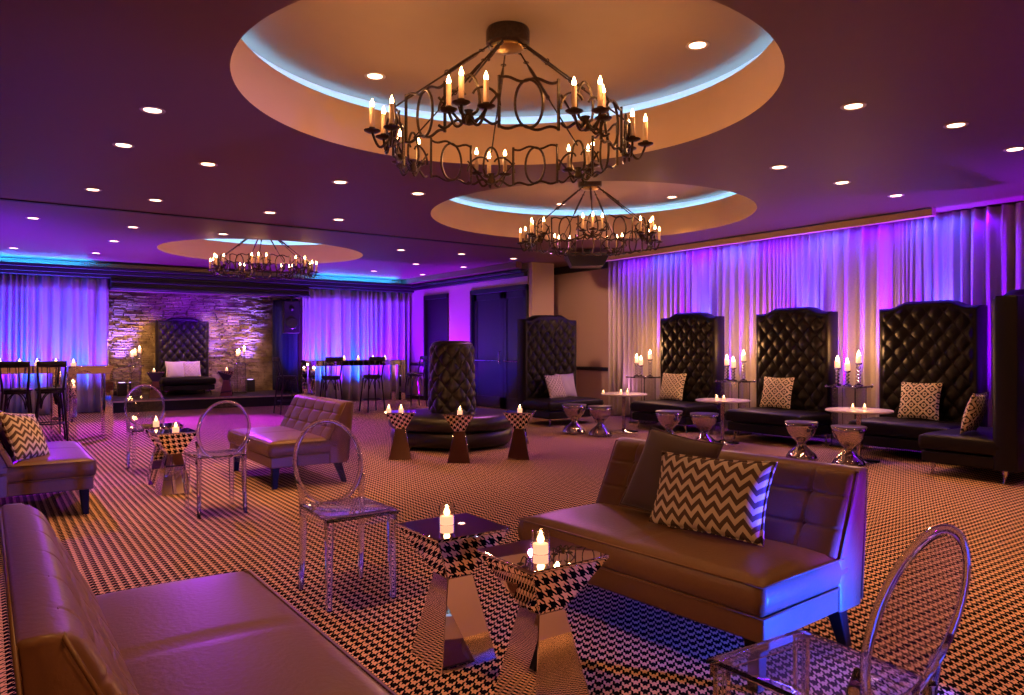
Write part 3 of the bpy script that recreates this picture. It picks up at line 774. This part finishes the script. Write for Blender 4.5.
# ================================================================== HIGH TABLES AND BAR STOOLS
def hightable(x0, x1, y0, y1, label, h=1.04, t=.10, ap=.09):
    cx, cy = (x0+x1)/2, (y0+y1)/2; a, b = (x1-x0)/2, (y1-y0)/2
    r = empty('high_table', (cx, cy, 0)); tag(r, label, 'table', 'mirrored high tables')
    MB().box(-a, a, -b, b, h-.02, h).build('tabletop', 'mirror', r, bevel=.002, segs=1)
    MB().box(-a, a, -b, b, h-ap-.02, h-.0201).build('apron', 'mirror', r, bevel=.002, segs=1)
    for sx in (-1, 1):
        for sy in (-1, 1):
            MB().box(sx*a-(t if sx > 0 else 0), sx*a+(t if sx < 0 else 0), sy*b-(t if sy > 0 else 0), sy*b+(t if sy < 0 else 0), 0, h-ap-.0201).build('leg', 'mirror', r, bevel=.002, segs=1)
    return r
hightable(.95, 1.50, 11.9, 12.45, 'square mirrored high table near the left curtain, behind the left sofa')
hightable(-1.2, .90, 12.45, 13.05, 'long mirrored high table with candles at the left edge')
hightable(5.24, 7.33, 14.2, 14.75, 'long mirrored high table before the right back curtain')
for i, (x, y) in enumerate(((.18, 12.62), (.41, 12.62), (.62, 12.62), (.85, 12.62), (1.035, 12.2))):
    votive(x, y, 1.04, 'votive candle on the left high tables, %s from the left edge' % ('first', 'second', 'third', 'fourth', 'fifth')[i], G3, .8, 1.2)
for i, x in enumerate((6.03, 6.34, 6.67, 6.95)):
    votive(x, 14.4, 1.04, 'votive candle on the right high table, %s from its left' % ('first', 'second', 'third', 'fourth')[i], G3, .8, 1.2)
def make_barstool():
    r = empty('bar_stool'); tag(r, '', 'bar stool', 'dark bistro bar stools')
    MB().lathe([(.0001, .70), (.16, .70), (.185, .71), (.185, .73), (.15, .745), (.0001, .748)], 28).build('seat', 'seatpad', r, smooth=True)
    MB().lathe([(.150, .67), (.165, .67), (.165, .70), (.150, .70)], 28).build('seat_ring', 'black', r)
    for sx in (-1, 1):
        MB().tube([(sx*.19, -.19, 0), (sx*.13, -.13, .69)], [.012, .016], 8).build('leg', 'black', r, smooth=True)
        MB().tube([(sx*.19, .20, 0), (sx*.14, .14, .70), (sx*.16, .19, .95), (sx*.165, .22, 1.10)], [.012, .016, .014, .013], 8).build('leg', 'black', r, smooth=True)
    ring = [(.178*math.cos(2*PI*i/28), .178*math.sin(2*PI*i/28), .25) for i in range(28)]
    MB().tube(ring, .009, 6, closed=True).build('foot_ring', 'black', r, smooth=True)
    m = MB()
    for k in range(4):
        a0 = PI/4+k*PI/2
        x0, y0 = .165*math.cos(a0), .165*math.sin(a0); x1, y1 = .165*math.cos(a0+PI/2), .165*math.sin(a0+PI/2)
        arc = []
        for i in range(11):
            t = i/10; arc.append((x0+(x1-x0)*t, y0+(y1-y0)*t, .46+.22*math.sin(PI*t)**.5))
        m.tube(arc, .008, 6)
    m.build('bent_brace', 'black', r, smooth=True)
    MB().grid(12, 2, lambda u, v: ((2*u-1)*.175, .235+.02*(1-(2*u-1)**2)-.02*(1-abs(2*u-1)), 1.03+.085*v)).build('back_rail', 'black', r, smooth=True).modifiers.new('thick', 'SOLIDIFY').thickness = .014
    m = MB()
    for x in (-.05, .05): m.tube([(x, .165, .74), (x, .21, .9), (x, .235, 1.04)], .007, 6)
    m.build('back_spindles', 'black', r, smooth=True)
    return r
bs = make_barstool()
bl = [((.75, 12.08, 0), 180, 'dark bar stool nearest the square mirrored table'), ((.36, 12.12, 0), 172, 'dark bar stool second along the left high table'),
      ((-.02, 12.14, 0), 186, 'dark bar stool at the left edge of the photo'),
      ((5.55, 13.92, 0), 176, 'dark bar stool at the left of the right high table'), ((6.42, 13.90, 0), 182, 'dark bar stool at the middle of the right high table'),
      ((7.72, 14.5, 0), 268, 'bar stool lit blue at the end of the right high table'), ((4.88, 14.5, 0), 92, 'bar stool at the far left end of the right high table')]
for i, (l, a, lb) in enumerate(bl): place(bs, i > 0, l, R_(a+0), lb)

# ================================================================== CHANDELIERS
def make_chandelier():
    r = empty('chandelier'); tag(r, '', 'chandelier', 'ring candle chandeliers')
    # root sits on dome ceiling (z=0 there), everything hangs below
    RR, ZB, ZTp = .81, -.895, -.615
    MB().lathe([(.0001, -.12), (.13, -.12), (.15, -.105), (.15, -.02), (.145, .0), (.0001, 0)], 40).build('canopy', 'bronze', r, auto=40)
    MB().lathe([(.0001, -.150), (.05, -.148), (.10, -.135), (.128, -.121), (.0001, -.121)], 32).build('canopy_plate', 'gilt', r, smooth=True)
    n = 7; ph0 = R_(0)
    arm_src = panel_src = rod_src = candle_src = None
    def at(ang): return (0, 0, 0), (0, 0, ang)
    # candle cluster, drawn at angle 0 (towards +x), tangent is y
    ca_ = MB()
    sq = lambda pts, rr=.009, cl=False: ca_.tube(pts, rr, 5, closed=cl)
    ca_.lathe([(.0001, ZB+.0), (.03, ZB+.01), (.035, ZB+.035), (.02, ZB+.07), (.03, ZB+.09), (.0001, ZB+.095)], 10, RR, 0)
    spots = [(RR+.13, 0), (RR+.03, .115), (RR+.03, -.115)]
    ZP = ZB+.085
    for x, y in spots:
        p = []
        for i in range(11):
            t = i/10; s_ = math.sin(PI*t)
            p.append((RR+.02+(x-RR-.02)*t**.8, y*t**.8, ZB+.05+(ZP-ZB-.05)*t*t-.065*s_))
        sq(p, .009)
        ca_.lathe([(.0001, ZP-.006), (.03, ZP-.004), (.052, ZP+.006), (.054, ZP+.012), (.02, ZP+.008), (.0001, ZP+.008)], 14, x, y)
        ca_.lathe([(.018, ZP+.008), (.021, ZP+.03), (.018, ZP+.03), (.0001, ZP+.03)], 10, x, y)
    for s_ in (-1, 1):         # C scrolls to the neighbouring frames, outer and upper
        p = []
        for i in range(15):
            a = PI*.5+ s_*0 + i/14*PI*1.35
            p.append((RR, s_*(.115-.075*math.cos(a-PI*.5)*-1*-1), ZB+.10+.085*math.sin(a-PI)))
        sq(p, .008)
        sq([(RR, s_*(.03+.16*t), ZB+.02+.02*math.sin(PI*2*t)) for t in [k/10 for k in range(11)]], .009)
        p = [(RR, s_*(.19-.085*(1-math.cos(PI*t*.9))), ZB+.10+.12*math.sin(PI*t*.75)) for t in [k/10 for k in range(11)]]
        sq(p, .008)
    sq([(RR-.005, .065*math.cos(PI*t), ZB+.13+.17*math.sin(PI*t)) for t in [k/14 for k in range(15)]], .009)
    sq([(RR-.005, .065, ZB+.13), (RR, .05, ZB+.08), (RR, .0, ZB+.05)], .009); sq([(RR-.005, -.065, ZB+.13), (RR, -.05, ZB+.08), (RR, .0, ZB+.05)], .009)
    ca_o = ca_.build('candle_arm', 'bronze', r, auto=50)
    # frame panel centred half a step on
    chord = .178; Rm = RR*math.cos(PI/n)+.03
    fp = MB(); 
    for s_ in (-1, 1):
        fp.tube([(Rm, s_*chord, ZB-.01), (Rm, s_*chord, ZTp+.015)], .010, 5)
    for zz, s_ in ((ZTp, 1), (ZB, -1)):
        fp.tube([(Rm, -chord+2*chord*t, zz+s_*.012*math.sin(PI*4*t)) for t in [k/20 for k in range(21)]], .009, 5)
    fp.tube([(Rm+.012*math.cos(2*PI*k/28), .082*math.cos(2*PI*k/28), (ZB+ZTp)/2+.142*math.sin(2*PI*k/28)) for k in range(28)], .009, 6, closed=True)
    fp_o = fp.build('frame_panel', 'bronze', r, auto=50)
    rd = MB(); p0 = Vector((.125, 0, -.12)); p1 = Vector((RR-.01, 0, ZB+.26))
    for k in range(3): pass
    rd.tube([p0.lerp(p1, t) for t in (0, .12, .17, .42, .47, .5, 1)], [.006, .006, .013, .013, .008, .006, .006], 6)
    for q, t in ((0, -.01), (1, .10), (2, .46)):
        c_ = p0.lerp(p1, t)
        rd.tube([(c_.x+.018*math.cos(2*PI*k/12), c_.y+(.018*math.sin(2*PI*k/12) if q % 2 else 0), c_.z+(.018*math.sin(2*PI*k/12) if not q % 2 else .0)) for k in range(12)], .004, 5, closed=True)
    rd_o = rd.build('hanging_rod', 'bronze', r, auto=50)
    cn = MB().lathe([(.0001, 0), (.0165, 0), (.0165, .125), (.014, .13), (.0001, .13)], 12).build('candle', 'wax', r, smooth=False, auto=40)
    fl = MB().lathe([(a*1.8, .127+b*1.4) for a, b in FP], 10).build('bulb', 'bulb', cn, smooth=True)  # bulb drawn oversized to carry the glow around it
    first = True
    for k in range(n):
        ang = 2*PI*k/n
        if k: child_copy(ca_o, r, (0, 0, 0), (0, 0, ang)); child_copy(rd_o, r, (0, 0, 0), (0, 0, ang))
        if k: child_copy(fp_o, r, (0, 0, 0), (0, 0, ang))
        for x, y in spots:
            X = x*math.cos(ang)-y*math.sin(ang); Y = x*math.sin(ang)+y*math.cos(ang)
            if first: cn.location = (X, Y, ZP+.03); first = False
            else:
                c_ = child_copy(cn, r, (X, Y, ZP+.03)); child_copy(fl, c_, (0, 0, 0))
    fp_o.rotation_euler.z = 0
    for o_ in r.children:       # shift panels by half a step
        if o_.name.split('.')[0] == 'frame_panel': o_.rotation_euler.z += PI/n
    return r
ch = make_chandelier()
# near one: cluster A sits 15 degrees left of the line of sight
base_ang = PI/2-YAW          # world heading of the optical axis
CH = [((2.94, 4.17), 'large wrought ring chandelier with electric candles in the nearest dome', base_ang+PI+R_(-16)),
      ((6.41, 7.24), 'wrought ring chandelier in the middle dome, before the purple curtain', base_ang+PI-R_(4)),
      ((4.07, 13.38), 'wrought ring chandelier farthest away, before the stage', base_ang+PI+R_(14))]
for i, ((x, y), lb, a) in enumerate(CH):
    place(ch, i > 0, (x, y, 3.49), a, lb)
    for k in range(7):
        an = a+2*PI*k/7
        point((x+.99*math.cos(an), y+.99*math.sin(an), 3.49-.895+.30), WARM, (8, 6, 5)[i], .04)
        
# ================================================================== DOWNLIGHTS
def ceil_pt(px, py, z):
    d = F*(z-H)/(347.5-py); lt = (px-512)/F*d
    return (math.sin(YAW)*d+math.cos(YAW)*lt, math.cos(YAW)*d-math.sin(YAW)*lt, z)
dl = empty('downlight'); tag(dl, '', 'ceiling light', 'recessed ceiling downlights')
MB().lathe([(.058, -.001), (.066, -.006), (.082, -.006), (.086, -.001)], 32).build('trim_ring', 'trimring', dl, auto=40)
MB().lathe([(.0001, -.0035), (.0585, -.0035), (.0585, -.0005)], 32).build('lens', 'lamp', dl)
ordn = ['first', 'second', 'third', 'fourth', 'fifth', 'sixth', 'seventh', 'eighth', 'ninth', 'tenth', 'eleventh', 'twelfth', 'thirteenth', 'fourteenth', 'fifteenth', 'sixteenth']
groups = [([(93, 189.5), (123.5, 145), (152.5, 110), (155.5, 200), (208, 164), (270, 212.5), (340, 182), (418, 193.5)], 3.0, 'left of the nearest dome', 125),
          ([(779, 167), (842, 182.5), (853.5, 106), (896, 195.5), (956, 125), (1015, 149)], 3.0, 'to the right of the domes', 110),
          ([(13.5, 248), (33, 218), (96, 253), (114, 241), (133, 227), (223, 234), (338.5, 219.5), (374, 271), (401, 250), (416, 264), (422.5, 274.5), (461.5, 254), (463.5, 267), (513.5, 258.5)], 3.0, 'beyond the dark ceiling track', 75),
          ([(375, 76), (697.5, 45)], 3.49, 'inside the nearest dome', 100), ([(561, 204), (672, 197)], 3.49, 'inside the middle dome', 100)]
first = True
for pts, z, where, en in groups:
    pts.sort()
    for i, (px, py) in enumerate(pts):
        x, y, z_ = ceil_pt(px, py, z)
        if not (XL < x < 9.2 and y < 16.4): continue
        lbl = 'round ceiling downlight %s, %s from the left' % (where, ordn[i]) if len(pts) > 2 else 'round ceiling downlight %s, on its %s side' % (where, ('left', 'right')[i])
        place(dl, not first, (x, y, z_), 0, lbl); first = False
        spot((x, y, z_-.02), (x, y, 0), WARM, en, 82, .8, .05)
# warm lamps without fixtures, added to light the near sofas from out of view
for x, y in ((1.0, 1.6), (3.9, 1.4), (.1, -1.4), (4.8, .6), (.6, 3.8), (7.2, 1.2), (-.9, .4)):
    spot((x, y, 2.98), (x, y, 0), WARM, 150, 82, .8, .05)
for x, y in ((-2.2, -1.9), (1.8, -2.2), (5.2, -2.0)):  # added wash on the wall behind the camera, for the mirrored tables to reflect
    spot((x, y, 2.98), (x, -3.0, .8), WARM, 420, 130, .8, .05)
spot((6.6, 8.9, 2.96), (9.95, 11.5, 1.5), (1, .50, .26), 420, 40, .7, .05)  # warm spot without a fixture, added to light the beige wall
# ceiling speaker / projector housing before the curtain start, loudspeaker by the drape
o = empty('ceiling_projector', (8.55, 9.75, 0), R_(-35)); tag(o, 'black box projector hanging from the ceiling beyond the middle chandelier', 'projector')
MB().frustum(2.70, .27, .2, 2.88, .36, .28).box(-.37, .37, -.29, .29, 2.88, 2.92).build('housing', 'black', o, bevel=.01)
MB().box(-.06, .06, -.06, .06, 2.92, 3.0).build('ceiling_mount', 'black', o)
o = empty('loudspeaker', (5.72, 16.72, 0), R_(-12)); tag(o, 'black loudspeaker hanging beside the navy drape of the stage', 'loudspeaker')
MB().box(-.18, .18, -.15, .17, 1.62, 2.36).build('cabinet', 'black_matt', o, bevel=.02)
MB().lathe([(.0001, 0), (.12, 0), (.13, .012), (.11, .012), (.04, .003), (.0001, .006)], 28, mtx=Matrix.Translation((0, -.155, 1.85)) @ Matrix.Rotation(PI/2, 4, 'X')).build('woofer', 'black', o, smooth=True)
MB().lathe([(.0001, 0), (.05, 0), (.055, .01), (.0001, .006)], 20, mtx=Matrix.Translation((0, -.155, 2.18)) @ Matrix.Rotation(PI/2, 4, 'X')).build('tweeter', 'black', o, smooth=True)
MB().tube([(0, 0, 2.36), (0, 0, 2.47)], .015, 8).build('bracket', 'black', o)
# LED uplighters on the stage
def uplighter(x, y, z, label, rz=0):
    r = empty('uplighter', (x, y, z), rz); tag(r, label, 'uplighter', 'black uplighters on the stage')
    MB().box(-.09, .09, -.09, .09, .0, .29).build('housing', 'black', r, bevel=.008)
    MB().lathe([(.0001, .291), (.06, .291), (.065, .296), (.0001, .300)], 20).build('lens', emit('uplight_lens', (.5, .35, 1), 5) if 'lens_m' not in M else M['lens_m'], r)
    return r
M['lens_m'] = emit('uplight_lens', (.5, .35, 1), 5)
uplighter(5.2, 18.12, .24, 'black uplighter on the stage, right of the settee')
uplighter(2.45, 18.12, .24, 'dark uplighter on the stage at its left end')

# ================================================================== COLOURED WASHES
# behind the tall seats, washing up the sheer curtain; linear lamps in the cove over it
for k, y in enumerate(TY):
    spot((9.55, y, .30), (9.80, y, 2.9), (.17, .0, 1.0), 2600, 100, .9, .06)
    spot((9.55, y, 1.2), (9.82, y, 2.9), (.05, .10, 1.0), 420, 50, .9, .06)
spot((9.55, 2.4, .25), (9.80, 3.2, 2.6), (.17, .0, 1.0), 2.2*600, 110, .9, .06)
spot((9.60, 9.9, .25), (9.80, 9.6, 2.6), (.8, .3, .6), 60, 80, .9, .06)
for k in range(8):
    y = 9.7-k*.75
    area((9.60, y, 2.94), (9.78, y, 1.6), ((.13, .0, 1.0), (.06, .06, 1.0))[k % 2], (10, 11)[k % 2], .7, .04)
for y in (3.9, 3.2, 2.4): spot((9.66, y, 2.96), (9.80, y, 1.6), (.14, .0, 1.0), 25, 120, .9, .04)
# stage
for x, e in ((2.45, 1.0), (3.75, 1.3), (5.2, 1.2), (4.5, .35)):
    spot((x, 17.95, .57), (x, 18.40, 1.9), (.18, .08, 1.0), 1300*e, 44, .9)
    spot((x, 18.0, .57), (x, 18.40, 2.3), (.16, .12, 1.0), 520*e, 26, .9)
spot((5.0, 17.0, 2.42), (4.6, 18.4, .9), (1, .5, .14), 220, 80, .8)
spot((2.6, 17.0, 2.42), (2.9, 18.4, .9), (1, .5, .14), 220, 70, .8)
spot((3.9, 16.9, 2.42), (3.7, 18.0, .6), (1, .5, .2), 60, 60, .8)
spot((4.1, 16.9, 2.3), (4.0, 18.4, 1.6), (.16, .0, 1.0), 260, 110, .9)  # broad violet fill added from the front, no fixture
spot((4.9, 16.9, .3), (5.95, 17.4, 1.4), (.01, .01, 1.0), 260, 50, .8)
# back curtains
for x, c, e in ((-.9, (.0, .13, 1), 300), (.0, (.0, .14, 1.0), 480), (.42, (.17, .0, 1), 520), (.85, (.0, .10, 1.0), 380), (1.2, (.17, .0, 1), 380), (1.6, (.0, .12, 1.0), 320), (2.02, (.26, .02, 1.0), 280),
                (6.05, (.24, .02, 1), 380), (6.5, (.0, .10, 1.0), 380), (6.9, (.17, .0, 1.0), 330), (7.35, (.0, .10, 1.0), 330), (7.8, (.17, .0, 1.0), 380), (8.3, (.14, .0, 1.0), 380)):
    spot((x-.12, 16.36, .10), (x+.04, 16.80, 2.6), c, e*2.2, 54, .8, .03)
    spot((x-.5, 15.9, .10), (x+.2, 16.80, 1.4), c, e*.7, 60, .8, .03)
# door wall and ceiling wash
spot((8.1, 16.0, .15), (8.85, 15.6, 2.0), (.14, .0, 1.0), 1000, 100, .9, .06)
spot((7.9, 14.5, .15), (8.85, 14.5, 2.2), (.45, .0, 1.0), 600, 110, .9, .06)
spot((7.6, 13.0, .15), (8.85, 13.4, 1.4), (.04, .01, 1.0), 700, 100, .9, .06)
for x, y, e in ((3.0, 15.6, 300), (6.5, 15.4, 300), (0.0, 14.4, 400), (-2.4, 11.5, 260)):
    spot((x, y, .12), (x, y, 3.0), (.19, .0, 1.0), e*4, 115, .9, .08)
# wash lamps at the ceiling falling on the carpet before the stage and on the left sofas
spot((3.4, 14.9, 2.93), (2.8, 12.6, 0), (.38, .02, 1.0), 2600, 92, .9, .06)
spot((.2, 11.0, 2.93), (.2, 7.8, .4), (.24, .0, 1.0), 900, 44, .9, .06)
spot((-1.2, 5.2, 2.6), (.40, 2.9, .4), (.20, .0, 1.0), 60, 40, .9, .06)
spot((6.8, 9.0, 2.93), (5.2, 6.0, 0), (.8, .16, .8), 200, 100, .9, .06)
# low blue uplighter beside the near end of the long sofa
spot((3.0, .85, .08), (2.66, 1.75, .27), (.008, .05, 1.0), 1000, 58, .7, .04)
spot((3.3, .6, .5), (2.95, 1.75, .55), (.12, .0, 1.0), 300, 30, .7, .04)  # violet lamp added in mid-air to tint the sofa's upper end
spot((2.5, .2, 1.6), (1.75, 1.05, .4), (.24, .0, 1.0), 120, 36, .8, .05)  # violet lamp added in mid-air for the corner acrylic chair

w = bpy.data.worlds.new('room_air'); S.world = w; w.use_nodes = True
w.node_tree.nodes['Background'].inputs[0].default_value = (.30, .16, .40, 1); w.node_tree.nodes['Background'].inputs[1].default_value = .005

# ------------------------------------------------------------------ camera
cam = bpy.data.cameras.new('camera'); cam.sensor_width = 36; cam.lens = F/1024*36; cam.clip_start = .05; cam.clip_end = 60
co = bpy.data.objects.new('camera', cam); C.objects.link(co); co.location = (0, 0, H); co.rotation_euler = (PI/2, 0, -YAW); S.camera = co
S.view_settings.view_transform = 'Standard'; S.view_settings.look = 'None'; S.view_settings.gamma = 1; S.view_settings.use_curve_mapping = False
S.view_settings.exposure = -0.2
S.cycles.max_bounces = 18; S.cycles.transmission_bounces = 18; S.cycles.glossy_bounces = 5; S.cycles.diffuse_bounces = 4
S.cycles.sample_clamp_indirect = 4; S.cycles.caustics_reflective = False; S.cycles.caustics_refractive = False; S.cycles.blur_glossy = .3
